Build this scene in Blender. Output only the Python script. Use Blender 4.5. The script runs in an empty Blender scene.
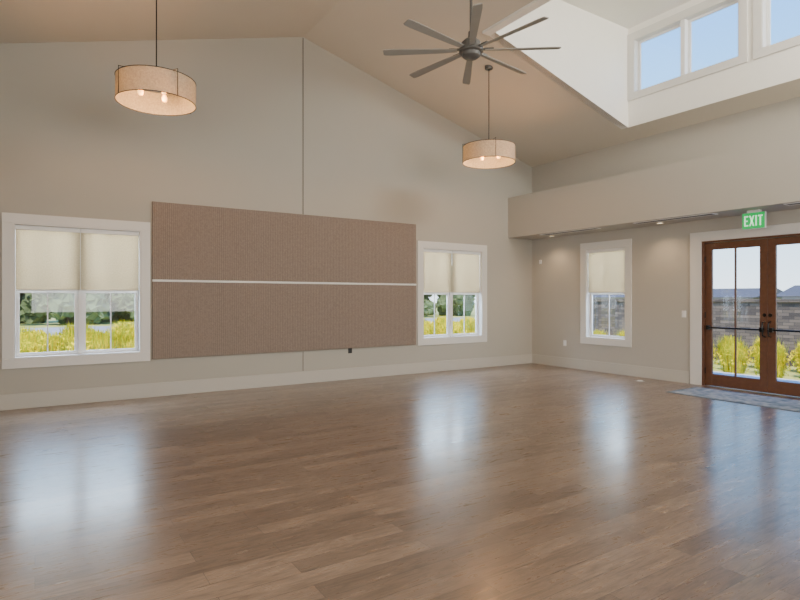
import bpy, bmesh, math, random
from mathutils import Vector, Matrix
random.seed(7)
C = bpy.context.scene.collection
PI = math.pi
R = math.radians

# ------------------------------------------------------------------ helpers
class MB:
    def __init__(s): s.bm = bmesh.new()
    def poly(s, pts, vec):
        vec = Vector(vec)
        a = [s.bm.verts.new(Vector(p)) for p in pts]
        b = [s.bm.verts.new(Vector(p) + vec) for p in pts]
        n = len(pts)
        s.bm.faces.new(a); s.bm.faces.new(b[::-1])
        for i in range(n):
            s.bm.faces.new((a[i], b[i], b[(i+1) % n], a[(i+1) % n]))
        return s
    def box(s, x0, x1, y0, y1, z0, z1):
        return s.poly([(x0,y0,z0),(x1,y0,z0),(x1,y1,z0),(x0,y1,z0)], (0,0,z1-z0))
    def lathe(s, prof, seg=32, M=None, closed=False):
        rings = []
        for r, z in prof:
            if r < 1e-6: rings.append([s.bm.verts.new((0,0,z))])
            else: rings.append([s.bm.verts.new((r*math.cos(2*PI*k/seg), r*math.sin(2*PI*k/seg), z)) for k in range(seg)])
        if closed: rings.append(rings[0])
        for a, b in zip(rings, rings[1:]):
            for k in range(seg):
                k2 = (k+1) % seg
                if len(a) == 1 and len(b) == 1: continue
                if len(a) == 1: s.bm.faces.new((a[0], b[k], b[k2]))
                elif len(b) == 1: s.bm.faces.new((a[k], a[k2], b[0]))
                else: s.bm.faces.new((a[k], a[k2], b[k2], b[k]))
        if M is not None:
            vs = {v for r in rings for v in r}
            for v in vs: v.co = M @ v.co
        return s
    def tube(s, p, q, r, seg=12, r2=None):
        p, q = Vector(p), Vector(q); d = q - p
        r2 = r if r2 is None else r2
        M = Matrix.Translation(p) @ d.to_track_quat('Z', 'Y').to_matrix().to_4x4()
        return s.lathe([(0,0),(r,0),(r2,d.length),(0,d.length)], seg, M)
    def path(s, pts, r, seg=10):
        for a, b in zip(pts, pts[1:]): s.tube(a, b, r, seg)
        return s
    def ring(s, rad, r, z=0, seg=48):
        pr = [(rad + r*math.cos(2*PI*k/8), z + r*math.sin(2*PI*k/8)) for k in range(8)]
        return s.lathe(pr, seg, None, True)
    def build(s, name, mat, parent=None, bevel=0, smooth=False):
        bmesh.ops.recalc_face_normals(s.bm, faces=s.bm.faces[:])
        me = bpy.data.meshes.new(name); s.bm.to_mesh(me); s.bm.free()
        o = bpy.data.objects.new(name, me); C.objects.link(o)
        me.materials.append(mat)
        if parent: o.parent = parent
        if smooth:
            for p in me.polygons: p.use_smooth = True
            me.set_sharp_from_angle(angle=R(35))
        if bevel:
            m = o.modifiers.new('bevel', 'BEVEL'); m.width = bevel; m.segments = 2; m.limit_method = 'ANGLE'
        return o

def empty(name, loc=(0,0,0), rz=0):
    o = bpy.data.objects.new(name, None); C.objects.link(o)
    o.location = loc; o.rotation_euler = (0,0,rz); o.empty_display_size = .1
    return o
def tag(o, label=None, cat=None, group=None, kind=None):
    if label: o['label'] = label
    if cat: o['category'] = cat
    if group: o['group'] = group
    if kind: o['kind'] = kind
    return o
def struct(o, label=None, cat=None): return tag(o, label, cat, kind='structure')
def copy_tree(o, parent=None):
    c = o.copy(); C.objects.link(c); c.parent = parent
    for ch in list(o.children): copy_tree(ch, c)
    return c

# ------------------------------------------------------------------ materials
def mat(name, col, rough=.6, metal=0, var=.04, vscale=6, bump=0, bscale=60, spec=.5):
    m = bpy.data.materials.new(name); m.use_nodes = True
    nt = m.node_tree; N = nt.nodes; L = nt.links
    b = N['Principled BSDF']; b.inputs['Roughness'].default_value = rough
    b.inputs['Metallic'].default_value = metal
    b.inputs['Specular IOR Level'].default_value = spec
    tc = N.new('ShaderNodeTexCoord')
    no = N.new('ShaderNodeTexNoise'); no.inputs['Scale'].default_value = vscale; no.inputs['Detail'].default_value = 4
    L.new(tc.outputs['Object'], no.inputs['Vector'])
    mx = N.new('ShaderNodeMix'); mx.data_type = 'RGBA'
    mx.inputs['A'].default_value = (*[c*(1-var) for c in col], 1)
    mx.inputs['B'].default_value = (*[min(1, c*(1+var)) for c in col], 1)
    L.new(no.outputs['Fac'], mx.inputs['Factor']); L.new(mx.outputs['Result'], b.inputs['Base Color'])
    if bump:
        n2 = N.new('ShaderNodeTexNoise'); n2.inputs['Scale'].default_value = bscale
        L.new(tc.outputs['Object'], n2.inputs['Vector'])
        bp = N.new('ShaderNodeBump'); bp.inputs['Strength'].default_value = bump; bp.inputs['Distance'].default_value = .01
        L.new(n2.outputs['Fac'], bp.inputs['Height']); L.new(bp.outputs['Normal'], b.inputs['Normal'])
    return m
def emis(name, col, s):
    m = bpy.data.materials.new(name); m.use_nodes = True
    b = m.node_tree.nodes['Principled BSDF']
    b.inputs['Base Color'].default_value = (*col, 1)
    b.inputs['Emission Color'].default_value = (*col, 1); b.inputs['Emission Strength'].default_value = s
    return m
def fabric(name, col, tcol, f=.5, scale=300, clear=0, lo=.58, hi=1.28):
    m = bpy.data.materials.new(name); m.use_nodes = True
    nt = m.node_tree; N = nt.nodes; L = nt.links
    N.remove(N['Principled BSDF'])
    d = N.new('ShaderNodeBsdfDiffuse'); t = N.new('ShaderNodeBsdfTranslucent'); mx = N.new('ShaderNodeMixShader')
    tc = N.new('ShaderNodeTexCoord'); no = N.new('ShaderNodeTexNoise'); no.inputs['Scale'].default_value = scale
    L.new(tc.outputs['Object'], no.inputs['Vector'])
    for sh, c in ((d, col), (t, tcol)):
        r = N.new('ShaderNodeMix'); r.data_type = 'RGBA'
        r.inputs['A'].default_value = (*[x*lo for x in c], 1); r.inputs['B'].default_value = (*[min(1, x*hi) for x in c], 1)
        L.new(no.outputs['Fac'], r.inputs['Factor']); L.new(r.outputs['Result'], sh.inputs['Color'])
    mx.inputs[0].default_value = f
    L.new(d.outputs[0], mx.inputs[1]); L.new(t.outputs[0], mx.inputs[2])
    last = mx
    if clear:
        tr = N.new('ShaderNodeBsdfTransparent'); m2 = N.new('ShaderNodeMixShader'); m2.inputs[0].default_value = clear
        L.new(mx.outputs[0], m2.inputs[1]); L.new(tr.outputs[0], m2.inputs[2]); last = m2
    L.new(last.outputs[0], N['Material Output'].inputs['Surface'])
    return m

M_wall = mat('wall_paint', (.435,.408,.348), .75, var=.02, vscale=2, bump=.05, bscale=120, spec=.3)
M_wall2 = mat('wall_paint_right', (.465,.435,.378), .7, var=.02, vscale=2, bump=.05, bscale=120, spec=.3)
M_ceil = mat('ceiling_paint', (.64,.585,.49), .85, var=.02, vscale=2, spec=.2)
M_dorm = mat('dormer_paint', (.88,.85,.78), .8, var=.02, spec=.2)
M_trim = mat('trim_paint', (.70,.675,.63), .45, var=.015)
M_base = mat('baseboard_paint', (.51,.48,.42), .5, var=.015)
M_sash = mat('white_vinyl', (.80,.79,.77), .4, var=.01)
M_joint = mat('joint_shadow', (.10,.09,.08), .7)  # own dark tone of the thin wall joint
M_panel = mat('acoustic_felt', (.285,.226,.186), .95, var=.28, vscale=45, bump=.2, bscale=200, spec=.1)
M_pback = mat('acoustic_groove', (.20,.158,.130), .95, var=.10, spec=.1)  # darker backing, the shade of the grooves put into its colour
M_strip = mat('pale_strip', (.74,.72,.68), .5)
M_metal = mat('fan_bronze_grey', (.13,.125,.115), .42, .4, var=.05)
M_blade = mat('fan_blade_grey', (.30,.285,.25), .45, .1, var=.08, vscale=12)
M_black = mat('black_metal', (.018,.017,.016), .35, .6)
M_dwood = mat('door_wood', (.125,.052,.026), .4, var=.35, vscale=14)
M_plate = mat('white_plastic', (.80,.79,.77), .4)
M_dark = mat('dark_plastic', (.03,.03,.03), .4)
M_matb = mat('mat_border', (.15,.17,.19), .9, var=.2)
M_shade = fabric('roller_shade_cloth', (.44,.39,.31), (.58,.48,.33), .5, 60, .03, .70, 1.2)
M_drum = fabric('drum_shade_linen', (.72,.66,.56), (.98,.74,.50), .5, 50, 0, .60, 1.25)
M_bulb = emis('warm_bulb', (1,.50,.16), 5)
M_down = emis('downlight_lens', (1,.78,.50), 3)
M_green = emis('exit_green', (.0,.40,.085), .8)
M_gtext = emis('exit_lettering', (.60,1,.66), .9)
M_conc = mat('concrete', (.55,.53,.49), .9, var=.1, vscale=2)
M_road = mat('road_grey', (.38,.36,.36), .9, var=.35, vscale=.6)
M_rooft = mat('roof_shingle', (.085,.08,.08), .9, var=.2, vscale=3)
M_house = mat('house_siding', (.30,.28,.26), .9, var=.05)
M_leafd = mat('tree_leaves', (.14,.19,.07), .9, var=.6, vscale=3)
M_bark = mat('bark', (.10,.07,.05), .9, var=.3)
M_ground = mat('dry_lawn', (.46,.44,.10), .95, var=.5, vscale=1.2)
M_shrub = mat('yellow_petals', (.88,.66,.0), .8, var=.25, vscale=5, spec=.1)
M_shrub2 = mat('green_leaves', (.44,.48,.02), .8, var=.5, vscale=5, spec=.1)
M_disc = mat('polished_metal', (.85,.83,.78), .25, .3)

def floor_mat():
    m = bpy.data.materials.new('wood_planks'); m.use_nodes = True
    nt = m.node_tree; N = nt.nodes; L = nt.links; b = N['Principled BSDF']
    tc = N.new('ShaderNodeTexCoord')
    br = N.new('ShaderNodeTexBrick'); br.offset = .37; br.offset_frequency = 2
    br.inputs['Scale'].default_value = 1
    br.inputs['Brick Width'].default_value = 1.22; br.inputs['Row Height'].default_value = .15
    br.inputs['Mortar Size'].default_value = .0015; br.inputs['Mortar Smooth'].default_value = .1
    br.inputs['Color1'].default_value = (.262,.180,.124,1); br.inputs['Color2'].default_value = (.148,.099,.068,1)
    br.inputs['Mortar'].default_value = (.07,.047,.034,1); br.inputs['Bias'].default_value = -.05
    L.new(tc.outputs['Object'], br.inputs['Vector'])
    mp = N.new('ShaderNodeMapping'); mp.inputs['Scale'].default_value = (4.0, 32, 1)
    L.new(tc.outputs['Object'], mp.inputs['Vector'])
    ad = N.new('ShaderNodeVectorMath'); ad.operation = 'ADD'
    sc = N.new('ShaderNodeVectorMath'); sc.operation = 'SCALE'; sc.inputs['Scale'].default_value = 140
    L.new(br.outputs['Color'], sc.inputs[0]); L.new(mp.outputs[0], ad.inputs[0]); L.new(sc.outputs[0], ad.inputs[1])
    no = N.new('ShaderNodeTexNoise'); no.inputs['Scale'].default_value = 1; no.inputs['Detail'].default_value = 7; no.inputs['Roughness'].default_value = .7
    no.inputs['Distortion'].default_value = .8
    L.new(ad.outputs[0], no.inputs['Vector'])
    cr = N.new('ShaderNodeValToRGB')
    cr.color_ramp.elements[0].position = .32; cr.color_ramp.elements[0].color = (.54,.52,.51,1)
    cr.color_ramp.elements[1].position = .64; cr.color_ramp.elements[1].color = (1.22,1.21,1.20,1)
    L.new(no.outputs['Fac'], cr.inputs[0])
    mu = N.new('ShaderNodeMix'); mu.data_type = 'RGBA'; mu.blend_type = 'MULTIPLY'; mu.inputs['Factor'].default_value = 1
    L.new(br.outputs['Color'], mu.inputs['A']); L.new(cr.outputs['Color'], mu.inputs['B'])
    L.new(mu.outputs['Result'], b.inputs['Base Color'])
    mr = N.new('ShaderNodeMapRange'); mr.inputs['From Min'].default_value = .3; mr.inputs['From Max'].default_value = .7
    mr.inputs['To Min'].default_value = .36; mr.inputs['To Max'].default_value = .24
    L.new(no.outputs['Fac'], mr.inputs['Value']); L.new(mr.outputs[0], b.inputs['Roughness'])
    b.inputs['Specular IOR Level'].default_value = .6
    b.inputs['Coat Weight'].default_value = .32; b.inputs['Coat Roughness'].default_value = .17; b.inputs['Coat IOR'].default_value = 1.5
    return m
M_floor = floor_mat()
def mat_pile():
    m = bpy.data.materials.new('door_mat_fibre'); m.use_nodes = True
    nt = m.node_tree; N = nt.nodes; L = nt.links; b = N['Principled BSDF']; b.inputs['Roughness'].default_value = .95
    tc = N.new('ShaderNodeTexCoord'); v = N.new('ShaderNodeTexVoronoi'); v.inputs['Scale'].default_value = 11
    no = N.new('ShaderNodeTexNoise'); no.inputs['Scale'].default_value = 3.5; no.inputs['Detail'].default_value = 6
    L.new(tc.outputs['Object'], v.inputs['Vector']); L.new(tc.outputs['Object'], no.inputs['Vector'])
    ad = N.new('ShaderNodeMath'); ad.operation = 'MULTIPLY_ADD'; ad.inputs[1].default_value = .6
    L.new(v.outputs['Distance'], ad.inputs[0]); L.new(no.outputs['Fac'], ad.inputs[2])
    cr = N.new('ShaderNodeValToRGB'); cr.color_ramp.elements[0].position = .5; cr.color_ramp.elements[0].color = (.08,.125,.16,1)
    cr.color_ramp.elements[1].position = .95; cr.color_ramp.elements[1].color = (.32,.34,.35,1)
    L.new(ad.outputs[0], cr.inputs[0]); L.new(cr.outputs[0], b.inputs['Base Color'])
    return m
M_mat = mat_pile()
def stone_mat():
    m = bpy.data.materials.new('stacked_stone'); m.use_nodes = True
    nt = m.node_tree; N = nt.nodes; L = nt.links; b = N['Principled BSDF']
    tc = N.new('ShaderNodeTexCoord'); sp = N.new('ShaderNodeSeparateXYZ'); cb = N.new('ShaderNodeCombineXYZ')
    L.new(tc.outputs['Object'], sp.inputs[0]); L.new(sp.outputs['Y'], cb.inputs['X']); L.new(sp.outputs['Z'], cb.inputs['Y'])
    br = N.new('ShaderNodeTexBrick'); br.inputs['Scale'].default_value = 1; br.offset = .43
    br.inputs['Brick Width'].default_value = .26; br.inputs['Row Height'].default_value = .08; br.inputs['Mortar Size'].default_value = .005
    br.inputs['Color1'].default_value = (.22,.165,.125,1); br.inputs['Color2'].default_value = (.075,.06,.052,1); br.inputs['Mortar'].default_value = (.05,.042,.038,1)
    L.new(cb.outputs[0], br.inputs['Vector']); L.new(br.outputs['Color'], b.inputs['Base Color'])
    b.inputs['Roughness'].default_value = .95
    return m
M_stone = stone_mat()
def glass_mat():
    m = bpy.data.materials.new('window_glass'); m.use_nodes = True
    nt = m.node_tree; N = nt.nodes; L = nt.links; N.remove(N['Principled BSDF'])
    t = N.new('ShaderNodeBsdfTransparent'); g = N.new('ShaderNodeBsdfGlossy'); g.inputs['Roughness'].default_value = .02
    mx = N.new('ShaderNodeMixShader'); mx.inputs[0].default_value = .04
    L.new(t.outputs[0], mx.inputs[1]); L.new(g.outputs[0], mx.inputs[2]); L.new(mx.outputs[0], N['Material Output'].inputs['Surface'])
    return m
M_glass = glass_mat()

# ------------------------------------------------------------------ dimensions
XL, XR, YB, YF = -1.73, 9.61, 9.16, -5.0
XC, ZR, SL = 3.94, 6.08, .275
T = .2
def zs(x): return ZR - SL*abs(x-XC)
ZE = zs(XR)
DX0, DX1, DY0, DY1, DZ = 5.87, 9.17, -.09, 6.36, 6.46
WZ0, WZ1, CW = .55, 2.64, .13     # window casing outer heights

# ------------------------------------------------------------------ shell
struct(MB().box(XL-T, XR+T, YF-T, YB+T, -.12, 0).build('floor', M_floor))

def holed(mb, a0, a1, z0, z1, holes, f):
    """fill the rectangle a0..a1 x z0..z1 leaving holes; f maps (a0,a1,z0,z1) to a box"""
    xs = sorted({a0, a1, *[h[0] for h in holes], *[h[1] for h in holes]})
    for x0, x1 in zip(xs, xs[1:]):
        cut = sorted([(h[2], h[3]) for h in holes if h[0] <= x0+1e-6 and h[1] >= x1-1e-6])
        z = z0
        for c0, c1 in cut:
            if c0 > z + 1e-6: f(x0, x1, z, c0)
            z = c1
        if z < z1 - 1e-6: f(x0, x1, z, z1)
WL = (-.37, 1.46); WR = (6.38, 8.21)
def hole(w): return (w[0]+CW, w[1]-CW, WZ0+CW, WZ1-CW)
mb = MB()
holed(mb, XL-T, XR+T, 0, 4.40, [hole(WL), hole(WR)], lambda a,b,c,d: mb.box(a,b,YB,YB+T,c,d))
mb.poly([(XL-T,YB,4.40),(XR+T,YB,4.40),(XR+T,YB,zs(XR+T)+.05),(XC,YB,ZR+.05),(XL-T,YB,zs(XL-T)+.05)], (0,T,0))
struct(mb.build('wall_back', M_wall))
WS = (6.58, 7.78)
DOOR = (3.20, 5.23, 0, 2.47)
mb = MB()
holed(mb, YF, YB, 0, ZE+.03, [(WS[0]+CW, WS[1]-CW, WZ0+CW, WZ1-CW), DOOR], lambda a,b,c,d: mb.box(XR,XR+T,a,b,c,d))
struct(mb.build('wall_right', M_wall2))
struct(MB().box(XL-T, XL, YF, YB, 0, ZE+.03).build('wall_left', M_wall))
mb = MB().box(XL-T, XR+T, YF-T, YF, 0, 4.40)
mb.poly([(XL-T,YF-T,4.40),(XR+T,YF-T,4.40),(XR+T,YF-T,zs(XR+T)+.05),(XC,YF-T,ZR+.05),(XL-T,YF-T,zs(XL-T)+.05)], (0,T,0))
struct(mb.build('wall_front', M_wall))
# sloped ceiling with the dormer opening
mb = MB(); TH = .16
def slope(x0, x1, y0, y1):
    mb.poly([(x0,y0,zs(x0)),(x1,y0,zs(x1)),(x1,y0,zs(x1)+TH),(x0,y0,zs(x0)+TH)], (0,y1-y0,0))
slope(XL-T, XC, YF-T, YB+T)
slope(XC, XR+T, DY1, YB+T)
slope(XC, XR+T, YF-T, DY0)
slope(XC, DX0, DY0, DY1)
slope(DX1, XR+T, DY0, DY1)
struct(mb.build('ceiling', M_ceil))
# dormer walls and flat dormer ceiling (inner faces stand 8 mm proud of the cut ceiling edge)
mb = MB(); q = .008
X0, X1, Y0, Y1 = DX0+q, DX1-q, DY0+q, DY1-q
def low(x): return zs(x)
mb.poly([(X0,Y1,low(X0)),(X1,Y1,low(X1)),(X1,Y1,DZ),(X0,Y1,DZ)], (0,.14,0))
mb.poly([(X0,Y0,low(X0)),(X1,Y0,low(X1)),(X1,Y0,DZ),(X0,Y0,DZ)], (0,-.14,0))
mb.poly([(X0,Y0-.14,low(X0)),(X0,Y1+.14,low(X0)),(X0,Y1+.14,DZ),(X0,Y0-.14,DZ)], (-.14,0,0))
CLW, CLP = 2.07, 2.15
CZ0, CZ1, CCW = 5.12, 6.34, .12
units = [(Y1 - k*CLP - CLW, Y1 - k*CLP) for k in range(3)]
holed(mb, Y0-.14, Y1+.14, zs(X1), DZ, [(a+CCW, b-CCW, CZ0+CCW, CZ1-CCW) for a, b in units],
      lambda a,b,c,d: mb.box(X1, X1+.18, a, b, c, d))
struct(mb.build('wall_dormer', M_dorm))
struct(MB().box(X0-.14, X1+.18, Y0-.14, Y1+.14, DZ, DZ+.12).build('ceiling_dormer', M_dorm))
# bulkhead along the right wall
BX, BZ0, BZ1 = 8.85, 2.84, 3.73
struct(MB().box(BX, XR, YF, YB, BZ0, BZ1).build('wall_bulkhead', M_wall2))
# vertical joint in the back wall
struct(MB().box(XC-.007, XC+.007, YB-.006, YB, 2.97, ZR-.02).box(XC-.005, XC+.005, YB-.005, YB, .22, .56).build('trim_1', M_joint))
# baseboards
struct(MB().box(XL, XR, YB-.02, YB, 0, .21).build('baseboard_back', M_base, bevel=.004))
struct(MB().box(XR-.02, XR, 5.44, YB-.02, 0, .21).box(XR-.02, XR, YF, 2.99, 0, .21).build('baseboard_right', M_base, bevel=.004))
struct(MB().box(XL, XL+.02, YF, YB-.02, 0, .21).build('baseboard_left', M_base, bevel=.004))
struct(MB().box(XL+.02, XR-.02, YF, YF+.02, 0, .21).build('baseboard_front', M_base, bevel=.004))

# ------------------------------------------------------------------ windows
def frame_boxes(mb, x0, x1, z0, z1, w, y0, y1):
    mb.box(x0, x1, y0, y1, z0, z0+w); mb.box(x0, x1, y0, y1, z1-w, z1)
    mb.box(x0, x0+w, y0, y1, z0+w, z1-w); mb.box(x1-w, x1, y0, y1, z0+w, z1-w)
def window(name, loc, rz, W, z0, z1, cw, n, hung, depth=.2):
    mb = MB(); frame_boxes(mb, 0, W, z0, z1, cw, -.025, 0)
    frame_boxes(mb, cw-.001, W-cw+.001, z0+cw-.001, z1-cw+.001, .018, -.02, depth)
    root = mb.build(name, M_trim, bevel=.003)
    root.location = loc; root.rotation_euler = (0,0,rz); struct(root)
    a, b = cw+.018, W-cw-.018; za, zb = z0+cw+.018, z1-cw-.018
    mw = .05 if hung else .08; uw = ((b-a) - mw*(n-1))/n
    res = []
    for k in range(n):
        ua = a + k*(uw+mw); ub = ua+uw
        res.append((ua if k == 0 else ua-mw/2+.001, ub if k == n-1 else ub+mw/2-.001))
        if k: MB().box(ua-mw, ua, 0 if not hung else .08, depth, za, zb).build('mullion', M_sash, root, bevel=.003)
        zm = (za+zb)/2
        rows = [(za, zm+.02, .105), (zm-.02, zb, .145)] if hung else [(za, zb, .10)]
        for (s0, s1, y) in rows:
            fr = MB(); frame_boxes(fr, ua+.001, ub-.001, s0+.001, s1-.001, .045, y, y+.036)
            so = fr.build('sash', M_sash, root, bevel=.003)
            MB().box(ua+.045, ub-.045, y+.015, y+.019, s0+.045, s1-.045).build('glass', M_glass, so)
            if hung:
                xm = (ua+ub)/2
                MB().box(xm-.008, xm+.008, y+.008, y+.026, s0+.045, s1-.045).build('muntin', M_sash, so)
    return root, res, (za, zb)
def roller(loc, rz, ua, ub, zb, ztop, label):
    root = empty('roller_shade', loc, rz)
    tag(root, label, 'window shade', 'half-lowered roller shades in the windows')
    w = ub-ua; h = ztop-zb
    MB().box(0, w, -.022, .028, h-.06, h-.002).build('cassette', M_sash, root, bevel=.004)
    MB().box(.001, w-.001, .0, .0015, .012, h-.06).build('shade_cloth', M_shade, root)
    MB().tube((.002,.001,.010), (w-.002,.001,.010), .010).build('hem_bar', M_trim, root, smooth=True)
    return root
def lamp_area(name, loc, rot, sx, sy, e, col):
    l = bpy.data.lights.new(name, 'AREA'); l.shape = 'RECTANGLE'; l.size = sx; l.size_y = sy; l.energy = e; l.color = col
    o = bpy.data.objects.new(name, l); C.objects.link(o); o.location = loc; o.rotation_euler = rot
    return o
SH = 1.60
wins = [('window_1', (WL[0], YB, 0), 0, WL[1]-WL[0], 2), ('window_2', (WR[0], YB, 0), 0, WR[1]-WR[0], 2),
        ('window_3', (XR, WS[1], 0), -PI/2, WS[1]-WS[0], 1)]
labels = {('window_1',0): 'beige roller shade over the left sash of the large window left of the ribbed panels',
          ('window_1',1): 'beige roller shade over the right sash of the window left of the ribbed panels',
          ('window_2',0): 'beige roller shade nearest the right end of the ribbed panels',
          ('window_2',1): 'beige roller shade over the right sash of the window nearest the room corner',
          ('window_3',0): 'beige roller shade in the single window beside the wooden double doors'}
for nm, loc, rz, W, n in wins:
    r, us, (za, zb) = window(nm, loc, rz, W, WZ0, WZ1, CW, n, True)
    Mx = Matrix.Translation(loc) @ Matrix.Rotation(rz, 4, 'Z')
    for k, (ua, ub) in enumerate(us):
        roller(Mx @ Vector((ua+.001, .045, SH)), rz, ua+.001, ub-.001, SH, zb, labels[(nm,k)])
    c = Mx @ Vector((W/2, .90, 2.27))
    lamp_area('daylight_'+nm, c, (PI/2, 0, rz+PI), W+.1, 1.25, 300*W/1.8, (.68,.84,1))  # added lamp outside each window, backlights the cloth and feeds the floor streaks
for k, (a, b) in enumerate(units):
    window('window_%d' % (4+k), (X1, b, 0), -PI/2, CLW, CZ0, CZ1, CCW, 2, False, .18)

# ------------------------------------------------------------------ doors
cs = .20
mb = MB()
y0, y1, zt = DOOR[0], DOOR[1], DOOR[3]
mb.box(XR-.028, XR, y1, y1+cs, 0, zt+.16); mb.box(XR-.028, XR, y0-cs, y0, 0, zt+.16); mb.box(XR-.028, XR, y0, y1, zt, zt+.16)
struct(mb.build('trim_2', M_trim, bevel=.004))
mb = MB()
mb.box(XR-.01, XR+T, y1-.035, y1, 0, zt); mb.box(XR-.01, XR+T, y0, y0+.035, 0, zt); mb.box(XR-.01, XR+T, y0+.035, y1-.035, zt-.03, zt)
struct(mb.build('trim_3', M_dwood, bevel=.003))
LW = (y1-y0-.07)/2 - .003
def door(name, ytop, flip):
    root = empty(name, (XR+.03, ytop, .01), -PI/2); struct(root)
    H = 2.425; st = .115
    mb = MB(); mb.box(0,st,0,.045,0,H); mb.box(LW-st,LW,0,.045,0,H)
    mb.box(st,LW-st,0,.045,H-st,H); mb.box(st,LW-st,0,.045,0,.20)
    mb.build('door_frame', M_dwood, root, bevel=.004)
    MB().box(st,LW-st,.020,.026,.20,H-st).build('glass', M_glass, root)
    m = MB(); m.box(LW/2-.011,LW/2+.011,.006,.040,.20,H-st)
    m.build('muntin', M_dwood, root)
    pb = MB(); pb.tube((.07,-.055,.99),(LW-.07,-.055,.99),.014)
    hb = pb.build('push_bar', M_black, root, smooth=True)
    MB().box(.045,.095,-.07,0,.955,1.025).build('push_bar_bracket', M_black, hb, bevel=.005)
    MB().box(LW-.095,LW-.045,-.07,0,.955,1.025).build('push_bar_bracket', M_black, hb, bevel=.005)
    x = LW-.04 if not flip else .04
    MB().path([(x,0,.88),(x,-.07,.90),(x,-.085,1.0),(x,-.07,1.10),(x,0,1.12)], .011).build('pull_handle', M_black, root, smooth=True)
    MB().lathe([(0,0),(.028,0),(.028,.012),(0,.014)], 20, Matrix.Translation((x,0,1.22)) @ Matrix.Rotation(PI/2,4,'X')).build('lock_cylinder', M_black, root, smooth=True)
    hx = 0.006 if not flip else LW-.006
    for z in (.25, 1.2, 2.15):
        MB().tube((hx,-.008,z-.05),(hx,-.008,z+.05),.008).build('hinge', M_black, root)
door('door_1', y1-.036, False)
door('door_2', y1-.036-LW-.004, True)

# ------------------------------------------------------------------ acoustic panels
PX0, PX1 = 1.486, 6.33
def acoustic(z0, z1, label):
    root = empty('acoustic_panel', (PX0, YB-.006, z0)); tag(root, label, 'wall panel', 'ribbed acoustic panels')
    w = PX1-PX0; h = z1-z0
    MB().box(0, w, -.030, 0, 0, h).build('backing', M_pback, root, bevel=.003)
    mb = MB(); n = 160; p = w/n
    for i in range(n): mb.box(i*p+p*.10, i*p+p*.90, -.034, -.029, 0.004, h-.004)
    mb.build('ribbed_face', M_panel, root)
ZM = 1.765
acoustic(ZM+.018, 2.96, 'wide brown ribbed wall panel above the pale strip')
acoustic(.575, ZM-.018, 'wide brown ribbed wall panel below the pale strip')
o = MB().box(PX0, PX1, YB-.043, YB-.006, ZM-.017, ZM+.017).build('divider_strip', M_strip, bevel=.003)
tag(o, 'thin pale horizontal strip between the two brown ribbed panels', 'strip')

# ------------------------------------------------------------------ pendants
def pendant(x, y, zc, label, rot):
    zt = zs(x); root = empty('pendant_lamp', (x, y, zc), R(rot)); tag(root, label, 'pendant lamp', 'drum pendant lamps')
    H, Rr = .27, .435; h = zt-zc
    MB().lathe([(0,h-.035),(.065,h-.035),(.07,h-.02),(.07,h+.03),(0,h+.03)], 28).build('ceiling_canopy', M_metal, root, smooth=True)
    MB().tube((0,0,.21),(0,0,h-.02),.007).build('cord', M_black, root)
    MB().lathe([(0,.24),(.02,.235),(.028,.20),(.028,.10),(.02,.06),(0,.05)], 20).build('hub', M_metal, root, smooth=True)
    fr = MB(); fr.ring(Rr+.002, .0045, H/2); fr.ring(Rr+.002, .0045, -H/2)
    for k in range(4):
        a = k*PI/2; c, s = math.cos(a), math.sin(a)
        fr.tube((0,0,.21),((Rr+.012)*c,(Rr+.012)*s,.165),.004,8)
        fr.tube(((Rr+.012)*c,(Rr+.012)*s,.168),((Rr+.012)*c,(Rr+.012)*s,-.142),.004,8)
    fr.build('wire_frame', M_black, root, smooth=True)
    MB().lathe([(Rr,-H/2),(Rr,H/2),(Rr-.004,H/2),(Rr-.004,-H/2)], 64, None, True).build('lamp_shade', M_drum, root, smooth=True)
    for k in range(3):
        a = 2*PI*k/3+.5; c, s = math.cos(a), math.sin(a)
        so = MB(); so.tube((.02*c,.02*s,.12),(.17*c,.17*s,.07),.007,8); so.tube((.17*c,.17*s,.085),(.17*c,.17*s,.03),.018)
        so.build('socket', M_metal, root, smooth=True)
        MB().lathe([(0,.03),(.014,.025),(.03,-.01),(.032,-.03),(.022,-.055),(0,-.065)], 20, Matrix.Translation((.17*c,.17*s,0))).build('bulb', M_bulb, root, smooth=True)
    l = bpy.data.lights.new('pendant_light', 'POINT'); l.energy = 36; l.color = (1,.50,.19); l.shadow_soft_size = .07
    lo = bpy.data.objects.new('pendant_light', l); C.objects.link(lo); lo.location = (x, y, zc-.10)
pendant(1.20, 7.10, 3.93, 'linen drum pendant lamp hanging above the window left of the panels', 20)
pendant(6.42, 7.10, 3.92, 'linen drum pendant lamp hanging beyond the ceiling fan, toward the room corner', 62)

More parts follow.
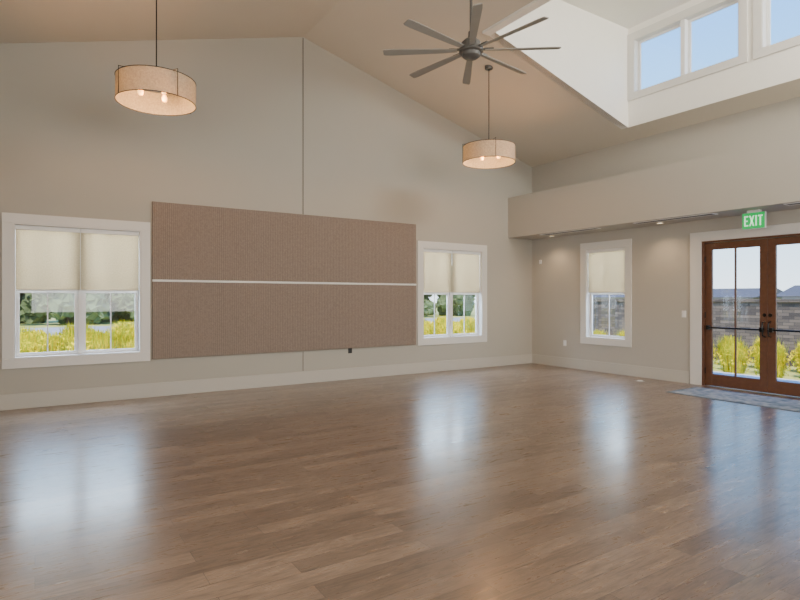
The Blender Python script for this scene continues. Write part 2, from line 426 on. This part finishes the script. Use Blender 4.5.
# ------------------------------------------------------------------ fan
fx, fy, fz = 3.94, 4.64, 4.17
root = empty('ceiling_fan', (fx, fy, fz)); tag(root, 'large grey eight-blade ceiling fan hanging from the ridge on a long downrod', 'ceiling fan')
h = ZR-fz
MB().lathe([(0,h-.12),(.045,h-.12),(.085,h-.04),(.09,h+.02),(0,h+.02)], 32).build('ceiling_canopy', M_metal, root, smooth=True)
MB().tube((0,0,.12),(0,0,h-.1),.016,16).build('downrod', M_metal, root, smooth=True)
MB().lathe([(0,.20),(.03,.20),(.035,.13),(.075,.11),(.10,.085),(.105,.03),(.13,.02),(.13,-.02),(.10,-.03),(.095,-.065),(.07,-.085),(0,-.09)], 40).build('motor_housing', M_metal, root, smooth=True)
view = math.atan2(.8377, .5461)
for k in range(8):
    a = view - R(3.5) - k*PI/4
    prof = [(.15,.026),(.30,.036),(.60,.044),(.86,.050),(.93,.046),(.95,.036)]
    bm = MB(); Mr = Matrix.Rotation(a, 4, 'Z') @ Matrix.Rotation(R(12), 4, 'X')
    pts = [(x,w,-.004) for x, w in prof] + [(x,-w,-.004) for x, w in prof[::-1]]
    bm.poly([Mr @ Vector(p) for p in pts], Mr.to_3x3() @ Vector((0,0,.009)))
    bl = bm.build('blade', M_blade, root, bevel=.002)
    br = MB(); Q = Matrix.Rotation(a, 4, 'Z')
    br.poly([Q @ Vector(p) for p in [(.10,-.02,.004),(.24,-.028,.004),(.24,.028,.004),(.10,.02,.004)]], (0,0,.012))
    br.build('blade_bracket', M_metal, bl)

# ------------------------------------------------------------------ exit sign
root = empty('exit_sign', (9.20, 4.21, 2.84), -PI/2); tag(root, 'green illuminated EXIT sign hanging from the bulkhead above the double doors', 'exit sign')
MB().box(-.09,.09,-.04,.04,-.035,0).build('mounting_canopy', M_plate, root, bevel=.005)
MB().box(-.165,.165,-.022,.022,-.285,-.035).build('housing', M_plate, root, bevel=.006)
f = MB().box(-.158,.158,-.027,-.021,-.279,-.041).build('face', M_green, root)
t = MB(); yb, yt = -.240, -.082; s = .020
def lb(x0,x1,z0,z1): t.box(x0,x1,-.030,-.026,z0,z1)
x = -.130; lb(x,x+s,yb,yt); lb(x+s,x+.058,yt-s,yt); lb(x+s,x+.050,(yb+yt)/2-s/2,(yb+yt)/2+s/2); lb(x+s,x+.058,yb,yb+s)
x = -.058
for sg in (0,1):
    a0, a1 = (x, x+.052) if sg == 0 else (x+.052, x)
    t.poly([(a0,-.030,yb),(a0+s,-.030,yb),(a1+s,-.030,yt),(a1,-.030,yt)], (0,.004,0))
lb(.030,.050,yb,yt)
lb(.066,.132,yt-s,yt); lb(.089,.109,yb,yt-s)
t.build('lettering', M_gtext, root)

# ------------------------------------------------------------------ soffit fittings
for i, (ya, yb_, lab) in enumerate([(6.9, 8.3, 'long dark slot air vent under the bulkhead near the room corner'),
                              (4.7, 6.1, 'long dark slot air vent under the bulkhead just left of the exit sign'),
                              (2.3, 3.7, 'long dark slot air vent under the bulkhead right of the exit sign')]):
    r = empty('slot_vent', (9.02, (ya+yb_)/2, BZ0)); tag(r, lab, 'air vent', 'slot vents under the bulkhead')
    L2 = (yb_-ya)/2
    m = MB(); m.box(-.09,-.075,-L2,L2,-.010,0); m.box(.075,.09,-L2,L2,-.010,0); m.box(-.075,.075,-L2,-L2+.015,-.010,0); m.box(-.075,.075,L2-.015,L2,-.010,0)
    m.build('frame', M_plate, r)
    m = MB()
    for qq in (-.05,0,.05): m.box(qq-.019,qq+.019,-L2+.015,L2-.015,-.006,0)
    m.build('slots', M_dark, r)
for yy, lab in ((8.35,'round warm downlight in the bulkhead close to the room corner'), (5.85,'round warm downlight in the bulkhead between the single window and the doors')):
    r = empty('downlight', (9.36, yy, BZ0)); tag(r, lab, 'downlight', 'bulkhead downlights')
    MB().lathe([(.045,-.004),(.070,-.004),(.070,0),(.045,0)], 32, None, True).build('trim_ring', M_plate, r, smooth=True)
    MB().lathe([(0,-.003),(.044,-.003),(.044,0),(0,0)], 32).build('lens', M_down, r)
    l = bpy.data.lights.new('downlight_beam', 'SPOT'); l.energy = 28; l.color = (1,.70,.42); l.spot_size = R(130); l.spot_blend = 1; l.shadow_soft_size = .05
    lo = bpy.data.objects.new('downlight_beam', l); C.objects.link(lo); lo.location = (9.22, yy, BZ0-.03)

# ------------------------------------------------------------------ wall plates
def plate(name, loc, rz, label, cat, kind, group=None):
    r = empty(name, loc, rz); tag(r, label, cat, group)
    MB().box(-.04,.04,-.007,0,-.06,.06).build('cover_plate', M_plate if kind != 'dark' else M_dark, r, bevel=.002)
    if kind == 'switch':
        MB().box(-.017,.017,-.012,-.006,-.033,.033).build('rocker', M_sash, r, bevel=.002)
    else:
        for dz in (-.024,.024):
            MB().lathe([(0,0),(.016,0),(.016,.003),(0,.003)], 20, Matrix.Translation((0,-.006,dz)) @ Matrix.Rotation(PI/2,4,'X')).build('socket', M_dark if kind == 'dark' else M_sash, r)
def onR(px, py):
    u = (px-400)/560; d = XR/(.5461+.8377*u); return (XR, d*(.8377-.5461*u), 1.5+(298-py)*d/560)
def onB(px, py):
    u = (px-400)/560; d = YB/(.8377-.5461*u); return (d*(.5461+.8377*u), YB, 1.5+(298-py)*d/560)
plate('light_switch', onR(684,314), -PI/2, 'white rocker light switch beside the double doors', 'light switch', 'switch')
plate('wall_outlet', onR(565,343), -PI/2, 'white outlet low on the wall beside the single window', 'outlet', 'outlet')
plate('wall_outlet', onB(350,350), 0, 'dark outlet on the back wall just below the lower ribbed panel', 'outlet', 'dark')
r = empty('wall_sensor', onR(541,262), -PI/2); tag(r, 'small white wall sensor near the room corner below the bulkhead', 'wall sensor')
MB().box(-.03,.03,-.03,0,-.045,.045).build('housing', M_plate, r, bevel=.008)
MB().box(-.02,.02,-.034,-.029,-.035,.0).build('lens', M_sash, r, bevel=.002)
# bright round disc lying on the floor
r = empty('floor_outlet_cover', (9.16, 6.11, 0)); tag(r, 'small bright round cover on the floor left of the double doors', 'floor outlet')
MB().lathe([(0,.006),(.075,.006),(.088,.001),(.088,.0),(0,.0)], 40).build('ring', M_disc, r, smooth=True)
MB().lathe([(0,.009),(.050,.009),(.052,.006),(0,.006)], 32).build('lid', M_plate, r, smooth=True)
# ------------------------------------------------------------------ door mat
r = empty('door_mat', (8.86, 4.22, 0)); tag(r, 'worn blue-grey rectangular mat on the floor before the double doors', 'door mat')
MB().box(-.42,.42,-.90,.90,0.0005,.012).build('pile', M_mat, r, bevel=.003)
m = MB()
for (a,b,c,d) in ((-.46,.46,-.94,-.90),(-.46,.46,.90,.94),(-.46,-.42,-.90,.90),(.42,.46,-.90,.90)): m.box(a,b,c,d,0.0005,.008)
m.build('rubber_border', M_matb, r)

# ------------------------------------------------------------------ outdoors
GZ = -.10; GT = GZ-.125
struct(MB().box(-60,160,-40,160,GZ-.3,GT).build('ground', M_ground))
struct(MB().box(XR+T, 12.3, 0, YB+T+1.2, GZ-.12, GZ+.02).box(XL, XR+T, YB+T, YB+T+1.2, GZ-.12, GZ+.02).build('walkway', M_conc))
struct(MB().box(-30, 60, 23, 38, GZ-.14, GZ-.10).build('road', M_road))
def foliage(b, n, rad, h, size, seed, shell):
    rnd = random.Random(seed)
    for i in range(n):
        a = rnd.random()*2*PI; v = rnd.random(); lo = .08 if not shell else .40
        z = h*(lo+(1-lo)*v); k = math.sqrt(max(0.02, 1-((z/h-.35)/.68)**2)) if z/h > .35 else .8+.2*(z/h)/.35
        r0 = rad*k*(rnd.random()**.4 if not shell else rnd.uniform(.7,1.1))
        p = Vector((r0*math.cos(a), r0*math.sin(a), z+rnd.uniform(-.05,.09)))
        d = Vector((rnd.gauss(0,.6), rnd.gauss(0,.6), rnd.gauss(0,.5)+1.0)).normalized()
        t = d.orthogonal().normalized(); s = size*rnd.uniform(.6,1.4)
        b.bm.faces.new([b.bm.verts.new(x) for x in (p-d*s, p-t*s*.38, p+d*s, p+t*s*.38)])
    return b
def tuft(b, n, h, spread, seed):
    rnd = random.Random(seed)
    for i in range(n):
        a = rnd.random()*2*PI; r0 = rnd.random()*.3; hh = h*(.45+.55*rnd.random()); lean = spread*(.1+.9*rnd.random())
        d = Vector((math.cos(a), math.sin(a), 0)); s = Vector((-d.y, d.x, 0)); w = .009+.009*rnd.random()
        p0 = d*r0; p1 = d*(r0+lean*.35)+Vector((0,0,hh*.6)); p2 = d*(r0+lean)+Vector((0,0,hh))
        v = [b.bm.verts.new(x) for x in (p0-s*w*.5, p0+s*w*.5, p1+s*w, p1-s*w, p2)]
        b.bm.faces.new(v[:4]); b.bm.faces.new((v[3], v[2], v[4]))
    return b
def shrub_kind(seed, label, group, dense=1.0):
    r = empty('flowering_shrub', (0,0,0)); tag(r, label, 'shrub', group)
    tuft(foliage(MB(), int(520*dense), .44, .72, .055, seed, False), 420, 1.0, .20, seed+5).build('leaves', M_shrub2, r)
    tuft(foliage(MB(), int(760*dense), .45, .84, .046, seed+1, True), 300, 1.02, .18, seed+9).build('yellow_flowers', M_shrub, r)
    return r
def place(areas, label, group, seed, dense=1.0):
    first = shrub_kind(seed, label, group, dense); used = False; rnd = random.Random(seed)
    for (x, y, s) in areas:
        o = first if not used else copy_tree(first); used = True
        o.location = (x+rnd.uniform(-.02,.02), y+rnd.uniform(-.04,.04), GT); o.rotation_euler.z = rnd.random()*6; o.scale = (s,s,s*rnd.uniform(.96,1.10))
place([(-1.2+1.0*k, 12.4, .98) for k in range(5)]+[(-.7+1.04*k, 13.7, 1.03) for k in range(5)]+[(-1.1+1.08*k, 15.0, 1.06) for k in range(5)]+[(-1.4+1.14*k, 16.5, 1.12) for k in range(6)], 'yellow flowering shrub outside the window left of the panels', 'shrubs outside the left window', 11)
place([(7.9+1.08*k, 12.5, 1.04) for k in range(5)]+[(8.9+1.12*k, 14.0, 1.08) for k in range(5)]+[(9.6+1.18*k, 15.6, 1.14) for k in range(5)], 'yellow flowering shrub outside the window nearest the room corner', 'shrubs outside the window near the corner', 23)
place([(13.2, 9.2+.94*k, .86) for k in range(3)], 'yellow flowering shrub outside the single window by the doors', 'shrubs outside the single window', 37, .6)
place([(12.9, 4.0+.78*k, .70) for k in range(6)]+[(13.9, 4.3+.82*k, .74) for k in range(6)]+[(14.9, 4.8+.86*k, .78) for k in range(6)], 'yellow flowering shrub outside the wooden double doors', 'shrubs outside the double doors', 51, .5)
o = MB().box(16.0, 16.35, 2, 17.5, GZ-.12, 1.40).box(15.95, 16.4, 2, 17.5, 1.40, 1.47).build('stone_wall', M_stone); tag(o, 'long low brown stone wall behind the yellow plants outside the doors', 'stone wall')
def tree(x, y, H, W, seed, label):
    rnd = random.Random(seed); r = empty('leafy_tree', (x,y,GT)); tag(r, label, 'tree', 'trees beyond the road')
    MB().tube((0,0,0),(0,0,H*.5),.12,10,.07).build('trunk', M_bark, r)
    b = bmesh.new()
    for i in range(26):
        rr = W*rnd.uniform(.12,.24)
        mtx = Matrix.Translation((rnd.uniform(-.36,.36)*W, rnd.uniform(-.36,.36)*W, H*rnd.uniform(.12,.9))) @ Matrix.Scale(rr, 4)
        qq = bmesh.ops.create_icosphere(b, subdivisions=3, radius=1, matrix=mtx)
        for v in qq['verts']: v.co += Vector((rnd.uniform(-1,1),rnd.uniform(-1,1),rnd.uniform(-1,1)))*rr*.3
    m = MB(); m.bm.free(); m.bm = b; m.build('crown', M_leafd, r)
for i in range(18):
    tree(-9+2.7*i, 42+4.5*(i%2), 3.9+.7*(i%3), 4.0, 100+i, 'dark green tree beyond the road behind the back wall windows')
def house(x, y, w, d, h, rh, rz, label):
    r = empty('house', (x,y,GT), rz); tag(r, label, 'house', 'distant houses')
    MB().box(-w/2,w/2,-d/2,d/2,0,h).build('walls', M_house, r)
    MB().poly([(-w/2-.5,-d/2-.5,h),(-w/2-.5,d/2+.5,h),(-w/2-.5,0,h+rh)], (w+1,0,0)).build('roof', M_rooft, r)
    for k in (-.3, 0, .3): MB().box(w*k-.6,w*k+.6,-d/2-.04,-d/2,h*.35,h*.8).build('window', M_dark, r)
house(64, 21, 8, 8, 1.9, 1.1, PI/2, 'grey roofed house seen over the stone wall through the right half of the doors')
house(66, 33, 9, 8, 1.8, 1.0, PI/2, 'grey roofed house seen over the stone wall through the left door')
house(70, 52, 14, 9, 1.8, 1.2, PI/2, 'grey roofed house seen through the single window by the doors')

# ------------------------------------------------------------------ lights
w = bpy.data.worlds.new('sky'); bpy.context.scene.world = w; w.use_nodes = True
N = w.node_tree.nodes; L = w.node_tree.links
tc = N.new('ShaderNodeTexCoord'); sp = N.new('ShaderNodeSeparateXYZ'); cr = N.new('ShaderNodeValToRGB')
L.new(tc.outputs['Generated'], sp.inputs[0]); L.new(sp.outputs['Z'], cr.inputs[0])
cr.color_ramp.elements[0].position = 0; cr.color_ramp.elements[0].color = (.78,.90,1,1)
cr.color_ramp.elements[1].position = .6; cr.color_ramp.elements[1].color = (.03,.24,.95,1)
e = cr.color_ramp.elements.new(.22); e.color = (.26,.62,1,1)
L.new(cr.outputs['Color'], N['Background'].inputs['Color']); N['Background'].inputs['Strength'].default_value = 3.2
s = bpy.data.lights.new('sun', 'SUN'); s.energy = 8; s.angle = R(.6); s.color = (1,.95,.86)
so = bpy.data.objects.new('sun', s); C.objects.link(so)
so.rotation_euler = Vector((.42,.45,-1.0)).to_track_quat('-Z','Y').to_euler(); so.location = (0,0,20)
lamp_area('daylight_front', (3.9, YF+.3, 2.6), (PI/2,0,0), 8, 3.2, 540, (1,.98,.94))  # added fill lamp inside the closed front wall, no window there
lamp_area('daylight_left', (XL+.15, .5, 2.3), (PI/2,0,-PI/2), 6, 2.2, 210, (1,.98,.95))  # added fill lamp just off the closed left wall
lamp_area('dormer_light', (7.6, .6, 5.9), (R(100),0,0), 2.2, .7, 190, (1,.97,.90))  # unseen lamp added to brighten the dormer side wall

# ------------------------------------------------------------------ camera
cd = bpy.data.cameras.new('camera'); cd.sensor_width = 36; cd.lens = 560/800*36; cd.shift_y = -2/800
co = bpy.data.objects.new('camera', cd); C.objects.link(co)
co.location = (0,0,1.5); co.rotation_euler = (PI/2, 0, -R(33.1)); cd.clip_end = 400
bpy.context.scene.camera = co
